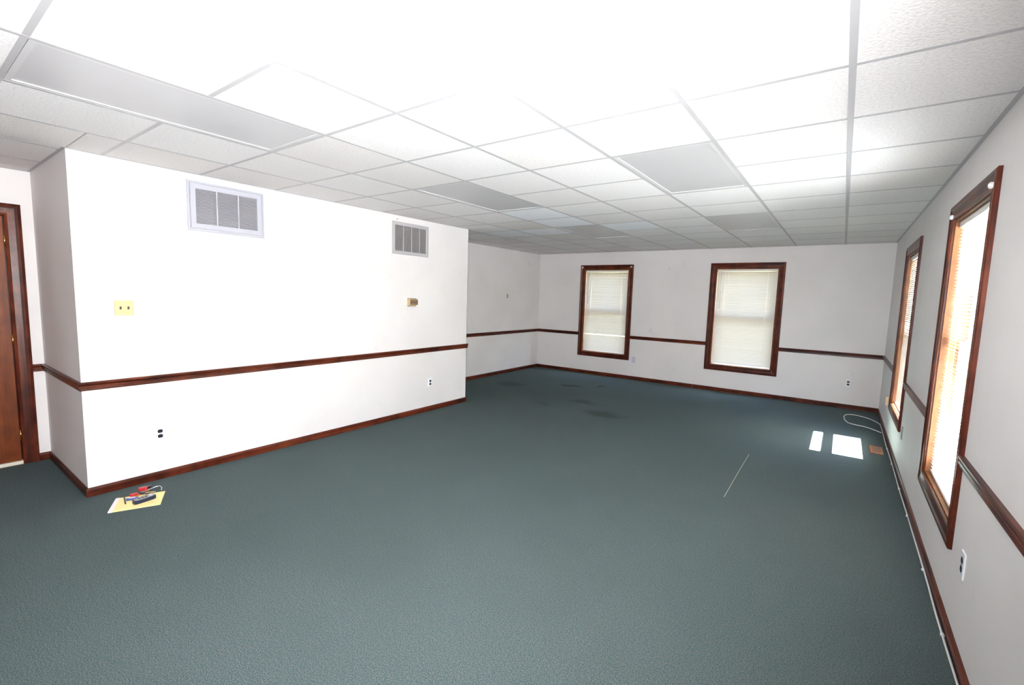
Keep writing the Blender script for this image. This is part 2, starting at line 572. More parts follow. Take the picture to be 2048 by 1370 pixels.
# runners along the depth of the room (inverted T), tees across
for i in range(IMIN, IMAX + 1):
    x, _ = gxy(i, 0)
    y0, y1 = gxy(0, JMIN)[1], BY
    if x > RX or x < LX:
        continue
    spans = [(y0, y1)]
    if x < PX:
        spans = [(y0, P1)] + ([(P2, y1)] if x > AX else [])
    for a, b_ in spans:
        def X(y):
            return GX + i * SX - (y - GY) * GR
        v, f = [], []
        for y in (a, b_):
            for dx, dz in ((-TP, 0), (TP, 0), (TP, 0.0008), (0.002, 0.0008), (0.002, 0.035), (-0.002, 0.035), (-0.002, 0.0008), (-TP, 0.0008)):
                v.append((X(y) + dx, y, CZ + dz))
        f = [tuple(range(8)), tuple(range(8, 16))] + [(k, (k + 1) % 8, 8 + (k + 1) % 8, 8 + k) for k in range(8)]
        link('ceiling_runner', v, f, M_TEE, ce)
for j in range(JMIN, JMAX + 1):
    for i in range(IMIN, IMAX):
        if (i, j) in lit and (i, j - 1) in lit and (i, j) not in LIGHTS:
            continue                 # inside a two-tile light panel
        xa, y = gxy(i, j)
        xb, yb = gxy(i + 1, j)
        if not (FYW < y < BY):
            continue
        lo = left_limit(y)
        a, b_ = max(xa, lo), min(xb, RX)
        if b_ - a < 0.04:
            continue
        MB().prism([(a + TP, y - TP * 0.9), (b_ - TP, y - TP * 0.9), (b_ - TP, y + TP * 0.9), (a + TP, y + TP * 0.9)], CZ + 0.0003, CZ + 0.0010, 'xy').build('cross_tee', M_TEE, ce)
# wall angle under the tiles along the walls
WA, WT = 0.020, 0.002
for (x0, x1, y0, y1) in ((RX - WA, RX, -0.9, BY), (AX, RX - WA, BY - WA, BY), (AX, AX + WA, P2, BY - WA), (AX, PX + WA, P2, P2 + WA), (PX, PX + WA, P1 - WA, P2),
                         (LX, PX, P1 - WA, P1), (LX, LX + WA, -0.9, P1 - WA)):
    MB().box(x0, x1, y0, y1, CZ + 0.0001, CZ + 0.0009).build('wall_angle', M_TEE, ce)

LLAB = ['unlit frosted ceiling light panel above the boxed-out wall corner, nearest the door',
        'unlit frosted ceiling light panel in the middle of the ceiling, nearest the right windows',
        'unlit grey ceiling light panel just in front of the end of the boxed-out wall',
        'small looking unlit ceiling light panel in front of the far right window',
        'unlit grey ceiling light panel in front of the far left window']
for (i, j), lab in zip(LIGHTS, LLAB):
    x0, y0 = gxy(i, j)
    x1, y1 = gxy(i + 1, j + 2)
    cx, cy = (x0 + x1) / 2, (y0 + y1) / 2
    t = thing('ceiling_light', lab, 'light', (cx, cy, CZ + 0.001), GR, 'recessed ceiling light panels')
    hx, hy = SX / 2 - TP, SY - TP
    fb = 0.022
    m_ = MB()
    for (a, b_, c_, d) in ((-hx, -hx + fb, -hy, hy), (hx - fb, hx, -hy, hy), (-hx + fb, hx - fb, -hy, -hy + fb), (-hx + fb, hx - fb, hy - fb, hy)):
        m_.box(a, b_, c_, d, 0.0002, 0.012)
    m_.build('frame', M_LFRAME, t)
    MB().box(-hx + fb, hx - fb, -hy + fb, hy - fb, 0.0045, 0.009).build('diffuser', M_LENS, t)
    MB().box(-hx, hx, -hy, hy, 0.013, 0.09).build('housing', M_LFRAME, t)

# small white clip in the tile beside the middle light
t = thing('ceiling_hook', 'tiny white hook hanging from the grid beside the middle light panel', 'hook', (-0.62, 3.03, CZ))
MB().box(-0.012, 0.012, -0.02, 0.02, -0.004, 0.0).build('base', M_GREYP, t)
tube('hook', [(0, 0, -0.003), (0, 0, -0.02), (0.004, 0.006, -0.028), (0, 0.014, -0.026), (0, 0.016, -0.018)], 0.0025, M_WHITE, t)

# ------------------------------------------------------------------ windows
def frame_piece(prof, path, m, name, parent):
    """mitred moulding piece. prof: (offset away from opening, depth into the room); path: two ends (x, z, sx, sz): mitre directions"""
    v = []
    for (x, z, mx_, mz_) in path:
        for u, d in prof:
            v.append((x + mx_ * u, -d, z + mz_ * u))
    k = len(prof)
    f = [tuple(range(k)), tuple(range(k, 2 * k))] + [(i, (i + 1) % k, k + (i + 1) % k, k + i) for i in range(k)]
    return link(name, v, f, m, parent)

CPROF = [(0, 0), (0, 0.010), (0.006, 0.015), (0.016, 0.015), (0.022, 0.012), (0.055, 0.015), (0.066, 0.021), (0.080, 0.021), (CW, 0.016), (CW, 0)]

def slat_mesh(width):
    d, cr, th = 0.0125, 0.0012, 0.0004
    v, f = [], []
    prof = [(-d, -cr), (-d * 0.4, 0), (d * 0.4, 0), (d, -cr)]
    for x in (-width / 2, width / 2):
        for y, z in prof:
            v.append((x, y, z + th))
        for y, z in reversed(prof):
            v.append((x, y, z - th))
    f = [tuple(range(8)), tuple(range(8, 16))] + [(k, (k + 1) % 8, 8 + (k + 1) % 8, 8 + k) for k in range(8)]
    return v, f

def make_window(q, label, blind_label, tilt, pitch, drop_gap, wand_side, bent=()):
    n, c_, w_ = q['n'], q['c'], q['w']
    if q['wall'] == 'back':
        loc, rz = (c_, BY, 0), ROT_BACK
    else:
        loc, rz = (RX, c_, 0), ROT_RIGHT
    t = thing('window_%d' % n, label, 'window', loc, rz, kind='structure')
    h = w_ / 2
    z0, z1 = WZ0, WZ1
    mh = M_TX
    frame_piece(CPROF, [(-h, z1, -1, 1), (h, z1, 1, 1)], mh, 'casing', t)
    frame_piece(CPROF, [(-h, z0, -1, -1), (h, z0, 1, -1)], mh, 'casing', t)
    frame_piece(CPROF, [(-h, z0, -1, -1), (-h, z1, -1, 1)], M_TZ, 'casing', t)
    frame_piece(CPROF, [(h, z0, 1, -1), (h, z1, 1, 1)], M_TZ, 'casing', t)
    jt, jd = 0.014, 0.155
    MB().box(-h, -h + jt, 0, jd, z0, z1).build('jamb', M_JAMB, t)
    MB().box(h - jt, h, 0, jd, z0, z1).build('jamb', M_JAMB, t)
    MB().box(-h + jt, h - jt, 0, jd, z1 - jt, z1).build('head_jamb', M_JAMB, t)
    MB().box(-h + jt, h - jt, 0, jd, z0, z0 + 0.008).build('sill', M_JAMB, t)
    zm = 1.275
    a = h - jt
    def sash(y0, y1, zb, zt, rb, rt_, name):
        m_ = MB()
        st = 0.042
        m_.box(-a, -a + st, y0, y1, zb, zt).box(a - st, a, y0, y1, zb, zt)
        m_.box(-a + st, a - st, y0, y1, zb, zb + rb).box(-a + st, a - st, y0, y1, zt - rt_, zt)
        s_ = m_.build(name, M_SASH, t)
        MB().box(-a + st, a - st, (y0 + y1) / 2 - 0.002, (y0 + y1) / 2 + 0.002, zb + rb, zt - rt_).build('pane', M_GLASS, s_)
    sash(0.085, 0.115, z0 + 0.008, zm + 0.045, 0.05, 0.085, 'lower_sash')
    sash(0.117, 0.147, zm - 0.045, z1 - jt, 0.085, 0.045, 'upper_sash')
    # blind
    if q['wall'] == 'back':
        bl = (c_, BY + 0.034, 0)
    else:
        bl = (RX + 0.034, c_, 0)
    b_ = thing('mini_blind', blind_label, 'blind', bl, rz, 'horizontal slat blinds in the windows')
    bw = 2 * a - 0.012
    zt = z1 - jt - 0.002
    MB().chamfer(-bw / 2, bw / 2, -0.016, 0.016, zt - 0.034, zt, 0.003).build('headrail', M_HEAD, b_)
    zb = z0 + 0.008 + drop_gap
    MB().chamfer(-bw / 2, bw / 2, -0.012, 0.012, zb, zb + 0.016, 0.003).build('bottom_rail', M_HEAD, b_)
    v, f = slat_mesh(bw)
    proto = None
    z = zt - 0.034 - 0.014
    k = 0
    r2 = random.Random(n)
    while z > zb + 0.02:
        if proto is None:
            proto = link('slat', v, f, M_SLAT, b_)
            o = proto
        else:
            o = part_copy(proto, b_)
        o.location = (0, 0, z)
        tl = tilt + r2.uniform(-1.2, 1.2) + dict(bent).get(k, 0)
        o.rotation_euler = (R_(tl), r2.uniform(-0.0012, 0.0012), 0)
        z -= pitch
        k += 1
    for x in (-bw * 0.36, bw * 0.36):
        for y in (-0.0135, 0.0135):
            tube('ladder_cord', [(x, y, zt - 0.03), (x, y, zb + 0.01)], 0.0011, M_CORD, b_, 5)
    xw = wand_side * bw * 0.43
    tube('wand', [(xw, -0.020, zt - 0.03), (xw, -0.022, zt - 0.65)], 0.004, M_WAND, b_, 6)
    xc = wand_side * bw * 0.30
    tube('pull_cord', [(xc, -0.019, zt - 0.03), (xc, -0.020, zt - 0.42)], 0.0013, M_CORD, b_, 5)
    return t

W1 = make_window(WINS[0], 'dark wood framed window in the far wall, nearest the recess corner', 'closed cream slat blind in the far left window with one slat bent open', 71, 0.0198, 0.008, -1, [(61, -46)])
W2 = make_window(WINS[1], 'dark wood framed window in the far wall, nearest the bright side wall', 'closed cream slat blind in the far right window, ending above the sill', 70, 0.0200, 0.030, -1)
W3 = make_window(WINS[2], 'tall wood framed window in the side wall, beside the sunlit patch', 'cream slat blind in the farther side window, glowing in stripes', SUN_ELEV, 0.0205, 0.004, 1)
W4 = make_window(WINS[3], 'tall wood framed window in the side wall, nearest the camera', 'dazzling overexposed slat blind in the nearest side window', -30, 0.0205, 0.004, 1)
W5_ADDED = make_window(WINS[4], 'unseen wood framed window added beside the camera to let in more daylight', 'open slat blind in the unseen window added beside the camera', -30, 0.0205, 0.004, 1)
for W_, hw, zz in ((W1, 0.5035, 2.117), (W4, 0.4775, 2.09)):
    for s_ in (-1, 1):
        o = MB().prism(disc_poly(s_ * hw, zz, 0.015, 14), -0.026, -0.014, 'xz').build('curtain_bracket', M_BRACKET, W_)
        MB().prism(disc_poly(s_ * hw, zz, 0.009, 12), -0.030, -0.026, 'xz').build('bracket_pin', M_BRACKET, o)
    W_['label'] = W_['label'] + ', white brackets on top'

# ------------------------------------------------------------------ baseboards and chair rails
BH, BT = 0.063, 0.013
BPROF = [(0, 0), (BT, 0), (BT, BH - 0.016), (BT - 0.004, BH - 0.006), (0.005, BH), (0, BH)]
RZ0 = 0.767
RPROF = [(0, RZ0), (0.010, RZ0), (0.014, RZ0 + 0.007), (0.013, RZ0 + 0.016), (0.019, RZ0 + 0.022), (0.019, RZ0 + 0.034), (0.014, RZ0 + 0.039),
         (0.022, RZ0 + 0.048), (0.022, RZ0 + 0.056), (0.016, RZ0 + 0.061), (0, RZ0 + 0.061)]

def mould(name, prof, a, b_, nrm, m, parent=None, e0=0.0, e1=0.0):
    """moulding from a to b (xy), prof (out, z) along nrm; e0/e1: mitre factor at the ends (+1 outside corner, -1 inside)"""
    a, b_, nn = Vector(a), Vector(b_), Vector(nrm)
    d = (b_ - a).normalized()
    v = []
    for P, e in ((a, -e0), (b_, e1)):
        for u, z in prof:
            q = P + nn * u + d * (e * u)
            v.append((q.x, q.y, z))
    k = len(prof)
    f = [tuple(range(k)), tuple(range(k, 2 * k))] + [(i, (i + 1) % k, k + (i + 1) % k, k + i) for i in range(k)]
    return link(name, v, f, m, parent)

def brd(side, pieces, label):
    first = None
    root = thing('baseboard_' + side, label, 'baseboard', kind='structure')
    for (a, b_, nrm, m, e0, e1) in pieces:
        mould('board', BPROF, a, b_, nrm, m, root, e0, e1)

brd('right', [((RX, -0.6), (RX, 3.05), (-1, 0), M_TY, 0, 0), ((RX, 3.053), (RX, BY), (-1, 0), M_TY, 0, -1)], 'dark wood baseboard along the window wall, above the white cable')
brd('back', [((RX, BY), (-2.047, BY), (0, -1), M_TX, -1, 0), ((-2.051, BY), (AX, BY), (0, -1), M_TX, 0, -1)], 'reddish wood baseboard along the far wall')
brd('alcove', [((AX, BY), (AX, P2), (1, 0), M_TY, -1, 0)], 'nearly black baseboard in the recess')
brd('partition', [((PX, P2), (PX, 3.02), (1, 0), M_TY, 1, 0), ((PX, 3.017), (PX, P1), (1, 0), M_TY, 0, 1), ((PX, P1), (LX, P1), (0, -1), M_TX, 1, -1),
                  ((AX, P2), (PX, P2), (0, 1), M_TX, 0, 1)], 'reddish wood baseboard round the boxed-out wall')
brd('left', [((LX, P1), (LX, 0.714), (1, 0), M_TY, -1, 0)], 'short dark baseboard between the door casing and the corner')

rails = [  # (a, b, normal, material, e0, e1, label)
    ((RX, WINS[4]['c'] + WINS[4]['w'] / 2 + CW), (RX, WINS[3]['c'] - WINS[3]['w'] / 2 - CW), (-1, 0), M_TY, 0, 0, 'dark chair rail on the side wall, nearest the camera'),
    ((RX, WINS[3]['c'] + WINS[3]['w'] / 2 + CW), (RX, WINS[2]['c'] - WINS[2]['w'] / 2 - CW), (-1, 0), M_TY, 0, 0, 'brown chair rail between the two side windows'),
    ((RX, WINS[2]['c'] + WINS[2]['w'] / 2 + CW), (RX, BY), (-1, 0), M_TY, 0, -1, 'short brown chair rail between the side window and the far corner'),
    ((RX, BY), (WINS[1]['c'] + WINS[1]['w'] / 2 + CW, BY), (0, -1), M_TX, -1, 0, 'dark chair rail on the far wall, between a window and the bright side wall'),
    ((WINS[1]['c'] - WINS[1]['w'] / 2 - CW, BY), (WINS[0]['c'] + WINS[0]['w'] / 2 + CW, BY), (0, -1), M_TX, 0, 0, 'dark chair rail between the two far windows'),
    ((WINS[0]['c'] - WINS[0]['w'] / 2 - CW, BY), (AX, BY), (0, -1), M_TX, 0, -1, 'short dark chair rail between a far window and the recess corner'),
    ((AX, BY), (AX, P2), (1, 0), M_TY, -1, 0, 'nearly black chair rail on the recess wall'),
    ((PX, P2), (PX, P1), (1, 0), M_TY, 1, 1, 'long reddish chair rail across the brightly lit boxed-out wall'),
    ((PX, P1), (LX, P1), (0, -1), M_TX, 1, -1, 'chair rail on the grey shaded end of the boxed-out wall'),
    ((LX, P1), (LX, 0.713), (1, 0), M_TY, -1, 0, 'very short chair rail beside the door casing'),
    ((AX, P2), (PX, P2), (0, 1), M_TX, 0, 1, 'chair rail stub round the far end of the boxed-out wall')]
for k, (a, b_, nrm, m, e0, e1, lab) in enumerate(rails):
    o = mould('trim_%d' % (k + 1), RPROF, a, b_, nrm, m, None, e0, e1)
    tag(o, lab, 'chair rail', kind='structure')

# ------------------------------------------------------------------ door
d_ = thing('door_1', 'orange brown flush wooden door in dark casing, cut by the frame', 'door', (LX, 0, 0), ROT_LEFT, kind='structure')
# local x = world y, local -y = world +x
DPROF = [(0, 0), (0, 0.012), (0.008, 0.017), (0.020, 0.014), (0.060, 0.017), (0.078, 0.022), (0.096, 0.018), (0.096, 0)]
ya, yb, zt = DY0 - 0.004, DY1 + 0.004, DZ1 - 0.004
frame_piece(DPROF, [(yb, 0.0, 1, 0), (yb, zt, 1, 1)], M_TZ, 'casing', d_)
frame_piece(DPROF, [(ya, 0.0, -1, 0), (ya, zt, -1, 1)], M_TZ, 'casing', d_)
frame_piece(DPROF, [(ya, zt, -1, 1), (yb, zt, 1, 1)], M_TY, 'casing', d_)
MB().box(yb - 0.0005, DY1 + 0.02, -0.002, 0.11, 0, DZ1 + 0.02).build('door_jamb', M_TZ, d_)
MB().box(DY0 - 0.02, ya + 0.0005, -0.002, 0.11, 0, DZ1 + 0.02).build('door_jamb', M_TZ, d_)
MB().box(ya, yb, -0.002, 0.11, zt, DZ1 + 0.02).build('head_jamb', M_TY, d_)
MB().box(DY0 - 0.004, DY0 + 0.012, 0.0405, 0.055, 0.022, zt).box(DY1 - 0.012, DY1 + 0.004, 0.0405, 0.055, 0.022, zt).box(DY0, DY1, 0.0405, 0.055, zt - 0.016, zt).build('door_stop', M_TZ, d_)
leaf = MB().chamfer(DY0, DY1 - 0.003, 0.002, 0.040, 0.030, DZ1 - 0.007, 0.002).build('door_leaf', M_DOOR, d_)
for zc in (1.839, 1.038, 0.246):
    hg = tube('hinge', [(DY1 + 0.001, -0.004, zc - 0.044), (DY1 + 0.001, -0.004, zc + 0.044)], 0.0055, M_BRASS, leaf, 8)
tube('door_knob', [(DY0 + 0.07, 0.002, 0.95), (DY0 + 0.07, -0.03, 0.95), (DY0 + 0.07, -0.06, 0.95)], 0.02, M_BRASS, leaf, 10)
MB().chamfer(ya, yb, -0.018, 0.11, 0.0, 0.0295, 0.004).build('threshold', M_THRESH, d_)['label'] = 'pale threshold strip under the door'

# ------------------------------------------------------------------ air grilles (local: x across, z up, -y into the room)
def grille(label, cy, z0, z1, w_, m, nested, bars, lip, pitch, frame_w, ang):
    t = thing('air_grille', label, 'air vent', (PX, cy, 0), ROT_LEFT, 'wall air grilles')
    h = w_ / 2
    fp = [(0, 0), (0, 0.006), (0.004, 0.010), (frame_w - 0.004, 0.010), (frame_w, 0.004), (frame_w, 0)]
    a, za, zb_ = h - frame_w, z0 + frame_w, z1 - frame_w
    m_ = []
    for path in ([(-a, zb_, -1, 1), (a, zb_, 1, 1)], [(-a, za, -1, -1), (a, za, 1, -1)], [(-a, za, -1, -1), (-a, zb_, -1, 1)], [(a, za, 1, -1), (a, zb_, 1, 1)]):
        frame_piece(fp, path, m, 'frame', t)
    if nested:
        iw = nested
        a2, zc, zd = a - 0.003 - iw, za + 0.003 + iw, zb_ - 0.003 - iw
        ip = [(0, 0), (0, 0.010), (0.003, 0.013), (iw - 0.003, 0.013), (iw, 0.009), (iw, 0)]
        for path in ([(-a2, zd, -1, 1), (a2, zd, 1, 1)], [(-a2, zc, -1, -1), (a2, zc, 1, -1)], [(-a2, zc, -1, -1), (-a2, zd, -1, 1)], [(a2, zc, 1, -1), (a2, zd, 1, 1)]):
            frame_piece(ip, path, m, 'inner_frame', t)
        for x in (-0.175, 0.175):
            MB().prism(disc_poly(x, za + 0.003 + iw * 0.5, 0.006, 10), -0.0155, -0.012, 'xz').build('screw', M_SCREW, t)
    else:
        a2, zc, zd = a, za, zb_
    MB().box(-a2 - 0.004, a2 + 0.004, -0.0012, -0.0004, zc - 0.004, zd + 0.004).build('duct_shade', M_VBACK, t)  # flat dark sheet on the wall, painted shade in place of an opening
    z = zc + pitch * 0.6
    proto = None
    while z < zd - pitch * 0.3:
        if proto is None:
            dy, dz = 0.0048 * math.cos(ang), 0.0048 * math.sin(ang)
            proto = MB().prism([(-0.0065 - dy, -dz), (-0.0065 + dy, dz), (-0.0065 + dy, dz + 0.0012), (-0.0065 - dy, -dz + 0.0012)], -a2, a2, 'yz').build('louver', m, t)
            o = proto
        else:
            o = part_copy(proto, t)
        o.location = (0, 0, z)
        z += pitch
    for x in bars:
        MB().box(x - 0.0042, x + 0.0042, -0.0145, -0.009, zc - 0.001, zd + 0.001).build('bar', m, t)
    return t

g1 = grille('white slatted return air grille high on the bright wall, nearest the corner', 1.763, 1.961, 2.352, 0.592, M_VENT, 0.040, (-0.085, 0.080), True, 0.0106, 0.018, R_(38))
g2 = grille('smaller grey slatted air grille with three upright bars, farther along the bright wall', 3.771, 1.960, 2.332, 0.566, M_VENT2, 0, (-0.125, 0.001, 0.126), False, 0.0118, 0.042, R_(30))
for y, z in ((3.563, 2.356),):
    o = MB().prism(disc_poly(y, z, 0.006, 8), 0.0, 0.003, 'xz')
    o = o.build('screw_anchor', M_DARKDOT)
    o.location = (PX + 0.003, 0, 0)
    o.rotation_euler = (0, 0, ROT_LEFT)
    tag(o, 'tiny dark plug in the wall above the smaller air grille', 'anchor')

# ------------------------------------------------------------------ switches, outlets, thermostat
def outlet(label, loc, rz, plate=M_WHITE, rec=M_BLACK, group='electrical outlets'):
    t = thing('wall_outlet', label, 'outlet', loc, rz, group)
    MB().chamfer(-0.035, 0.035, -0.006, 0.0, -0.0575, 0.0575, 0.003).build('plate', plate, t)
    for zc in (0.0195, -0.0195):
        r = MB().prism(disc_poly(0, zc, 0.0172, 20, 0.0135), -0.0075, -0.0055, 'xz').build('receptacle', rec, t)
        for x in (-0.0063, 0.0063):
            MB().box(x - 0.001, x + 0.001, -0.0078, -0.0074, zc - 0.001, zc + 0.007).build('slot', M_DARKDOT, r)
    MB().prism(disc_poly(0, 0, 0.0032, 10), -0.0072, -0.0058, 'xz').build('screw', M_SCREW, t)
    return t

outlet('white outlet with dark sockets low on the bright wall, above the notepad', (PX, 1.220, 0.364), ROT_LEFT)
outlet('white outlet with dark sockets low on the bright wall, near its far end', (PX, 4.110, 0.370), ROT_LEFT)
outlet('all-white outlet low on the far wall, tight beside a window corner', (-3.147, BY, 0.378), ROT_BACK, M_LILAC, M_LILAC)
outlet('white outlet with black sockets on the far wall, near the cable loop', (0.139, BY, 0.379), ROT_BACK)
outlet('white outlet with black sockets on the side wall, below the nearest window', (RX, 2.728, 0.397), ROT_RIGHT)
outlet('grey outlet on the side wall just below the farther side window', (RX, 5.36, 0.385), ROT_RIGHT, M_GREYD, M_GREYD)
outlet('cream outlet with dark sockets above the rail on the recess wall', (AX, 7.15, 1.505), ROT_LEFT, mat('cream_plate', (0.78, 0.74, 0.72, 1), 0.4), M_BLACK)

t = thing('light_switch', 'ivory double light switch plate on the bright wall near the corner', 'switch', (PX, 1.043, 1.346), ROT_LEFT)
MB().chamfer(-0.056, 0.056, -0.007, 0, -0.056, 0.056, 0.003).build('plate', M_IVORY, t)
for x in (-0.0225, 0.0225):
    MB().prism([(-0.006, -0.012), (-0.006, 0.012), (-0.018, 0.011), (-0.018, 0.004)], x - 0.005, x + 0.005, 'yz').build('toggle', M_TOGGLE, t)
    for z in (-0.03, 0.03):
        MB().prism(disc_poly(x, z, 0.003, 8), -0.0085, -0.0068, 'xz').build('screw', M_IVORY, t)

t = thing('thermostat', 'small brown and tan thermostat on the bright wall above the rail', 'thermostat', (PX, 3.784, 1.403), ROT_LEFT)
MB().box(-0.064, 0.040, -0.046, 0, -0.041, 0.041).build('body', M_TAN, t)
MB().chamfer(-0.062, 0.062, -0.052, -0.0465, -0.031, 0.034, 0.002).build('cover', M_BROWNP, t)
MB().box(-0.055, 0.056, -0.0532, -0.0521, -0.001, 0.004).build('slider_slot', M_DKBROWN, t)
MB().box(-0.064, 0.042, -0.050, -0.002, 0.0413, 0.046).build('top_lip', M_DKBROWN, t)
MB().box(-0.064, 0.030, -0.050, -0.002, -0.047, -0.0413).build('bottom_lip', M_DKBROWN, t)

t = thing('phone_jack', 'peach beige phone jack box low in the far corner of the side wall', 'phone jack', (RX, 7.05, 0.39), ROT_RIGHT)
MB().chamfer(-0.035, 0.035, -0.026, 0, -0.05, 0.05, 0.005).build('body', M_PEACH, t)
MB().box(-0.008, 0.008, -0.028, -0.0262, -0.045, -0.030).build('socket', M_DKBROWN, t)

o = MB().prism(disc_poly(0, 0, 0.009, 10), -0.012, 0.0, 'xz').build('wall_nail', M_SCREW)
o.location = (-2.579, BY, 2.071)
tag(o, 'lone nail in the far wall between the two window tops', 'nail')

# ------------------------------------------------------------------ floor registers
def register(label, x0, x1, y0, y1, m, along='y', group='floor registers'):
    cx, cy = (x0 + x1) / 2, (y0 + y1) / 2
    lx, ly = (x1 - x0) / 2, (y1 - y0) / 2
    t = thing('floor_register', label, 'floor vent', (cx, cy, 0), 0.0, group)
    if along == 'x':
        t.rotation_euler = (0, 0, R_(90))
        lx, ly = ly, lx
    fwid = 0.020
    for (a, b_, c_, d) in ((-lx, -lx + fwid, -ly, ly), (lx - fwid, lx, -ly, ly), (-lx + fwid, lx - fwid, -ly, -ly + fwid), (-lx + fwid, lx - fwid, ly - fwid, ly)):
        MB().box(a, b_, c_, d, 0.0005, 0.008).build('frame', m, t)
    MB().box(-lx + fwid, lx - fwid, -ly + fwid, ly - fwid, 0.0005, 0.0015).build('duct_shade', M_DKBROWN, t)  # dark sheet on the carpet, painted as the shade down the duct
    n = 13
    proto = None
    for k in range(n):
        y = -ly + fwid + (k + 0.5) * (2 * ly - 2 * fwid) / n
        if proto is None:
            proto = MB().prism([(-0.003, 0.002), (-0.001, 0.002), (0.005, 0.0065), (0.003, 0.0065)], -lx + fwid, lx - fwid, 'yz').build('louver', M_REGL if m is M_REG else m, t)
            o_ = proto
        else:
            o_ = part_copy(proto, t)
        o_.location = (0, y, 0)
    return t

register('reddish brown floor register beside the sunlit patch', 0.348, 0.455, 5.95, 6.25, M_REG)
register('dark floor register against the far baseboard, under the window near the recess', -3.99, -3.67, 8.185, 8.286, M_REGD, 'x')
register('dark brown floor register against the far baseboard, between the far windows and outlet', -1.58, -1.25, 8.185, 8.286, M_REGD, 'x')

# ------------------------------------------------------------------ cable, thread
cz = 0.0055
pts = [(0.487, 6.985), (0.359, 7.160), (0.197, 7.245), (0.147, 7.342), (0.122, 7.546), (0.129, 7.721), (0.165, 7.841), (0.258, 7.858), (0.389, 7.752), (0.488, 7.52)]
wallx = RX - BT - 0.006
pts += [(wallx, 7.35), (wallx, 6.9), (wallx - 0.004, 6.4), (wallx, 5.6), (wallx - 0.003, 4.9), (wallx, 4.2), (wallx, 3.4), (wallx - 0.004, 2.9), (wallx, 2.2), (wallx, 1.4), (wallx, 0.6), (wallx, -0.5)]
cb = tube('white_cable', smooth_path([(x, y, cz) for x, y in pts], 6), 0.0048, M_CABLE, None, 8)
tag(cb, 'white cable looped on the carpet and clipped along the side wall baseboard', 'cable')
clip0 = None
for y in (7.49, 6.22, 5.65, 4.91, 4.30, 3.46, 2.81, 2.1):
    if clip0 is None:
        clip0 = MB().prism([(-0.008, 0), (-0.008, 0.007), (-0.004, 0.0115), (0.004, 0.0115), (0.007, 0.006), (0.007, 0)], -0.007, 0.007, 'xz').build('cable_clip', M_WHITE, cb)
        o = clip0
    else:
        o = part_copy(clip0, cb)
    o.location = (wallx - 0.002, y, 0)

th = tube('white_thread', smooth_path([(-0.651, 5.03, 0.0015), (-0.648, 4.65, 0.0018), (-0.645, 4.333, 0.0015), (-0.641, 4.05, 0.0015), (-0.637, 3.779, 0.0015)], 5), 0.0017, M_THREAD, None, 6)
tag(th, 'straight white thread lying on the open carpet', 'thread')

# ------------------------------------------------------------------ notepad with keys and a remote
TLc, TRc, BRc, BLc = Vector((-4.062, 0.886)), Vector((-3.951, 1.143)), Vector((-3.733, 1.056)), Vector((-3.846, 0.800))
cc = (TLc + TRc + BRc + BLc) / 4
ex = ((TRc - TLc) + (BRc - BLc)).normalized()
ang = math.atan2(ex.y, ex.x)
lenx, leny = ((TRc - TLc).length + (BRc - BLc).length) / 2, ((TLc - BLc).length + (TRc - BRc).length) / 2
t = thing('notepad', 'pale yellow ruled notepad lying on the carpet by the wall corner', 'notepad', (cc.x, cc.y, 0), ang)
hx, hy = lenx / 2, leny / 2
MB().box(-hx, hx, -hy, hy, 0.0003, 0.0065).build('paper_block', M_PAD, t)
MB().box(-hx - 0.001, -hx + 0.022, -hy - 0.001, hy + 0.001, 0.0001, 0.0078).build('binding', M_PADW, t)
PZ = 0.0065

def on_pad(px, py, z=0.0):
    return (cc.x + px * math.cos(ang) - py * math.sin(ang), cc.y + px * math.sin(ang) + py * math.cos(ang), PZ + z)
def pad_xy(x, y):
    dx, dy = x - cc.x, y - cc.y
    return dx * math.cos(ang) + dy * math.sin(ang), -dx * math.sin(ang) + dy * math.cos(ang)

# remote (blue-black, grey top)
ra = math.atan2(1.049 - 0.945, -3.844 + 3.827)
t = thing('car_remote', 'blue-black handheld gadget with grey top on the yellow notepad', 'gadget', (-3.872, 1.000, PZ), ra)
prof = []
m_ = MB()
body = []
for k in range(20):
    a = 2 * math.pi * k / 20
    x, y = math.cos(a), math.sin(a)
    body.append((math.copysign(abs(x) ** 0.45, x) * 0.066, math.copysign(abs(y) ** 0.45, y) * 0.027))
m_.prism(body, 0.0003, 0.025, 'xy').build('body', M_BLUEBLACK, t)
MB().prism([(x * 0.93, y * 0.86) for x, y in body], 0.025, 0.0285, 'xy').build('top_cover', M_GADGET, t)
for x in (-0.03, -0.01, 0.012):
    MB().prism([(x + q[0], q[1]) for q in disc_poly(0, 0, 0.007, 12)], 0.0285, 0.0305, 'xy').build('button', M_BLACK, t)
MB().box(0.03, 0.05, -0.012, 0.012, 0.0286, 0.0296).build('screen', M_LILAC, t)

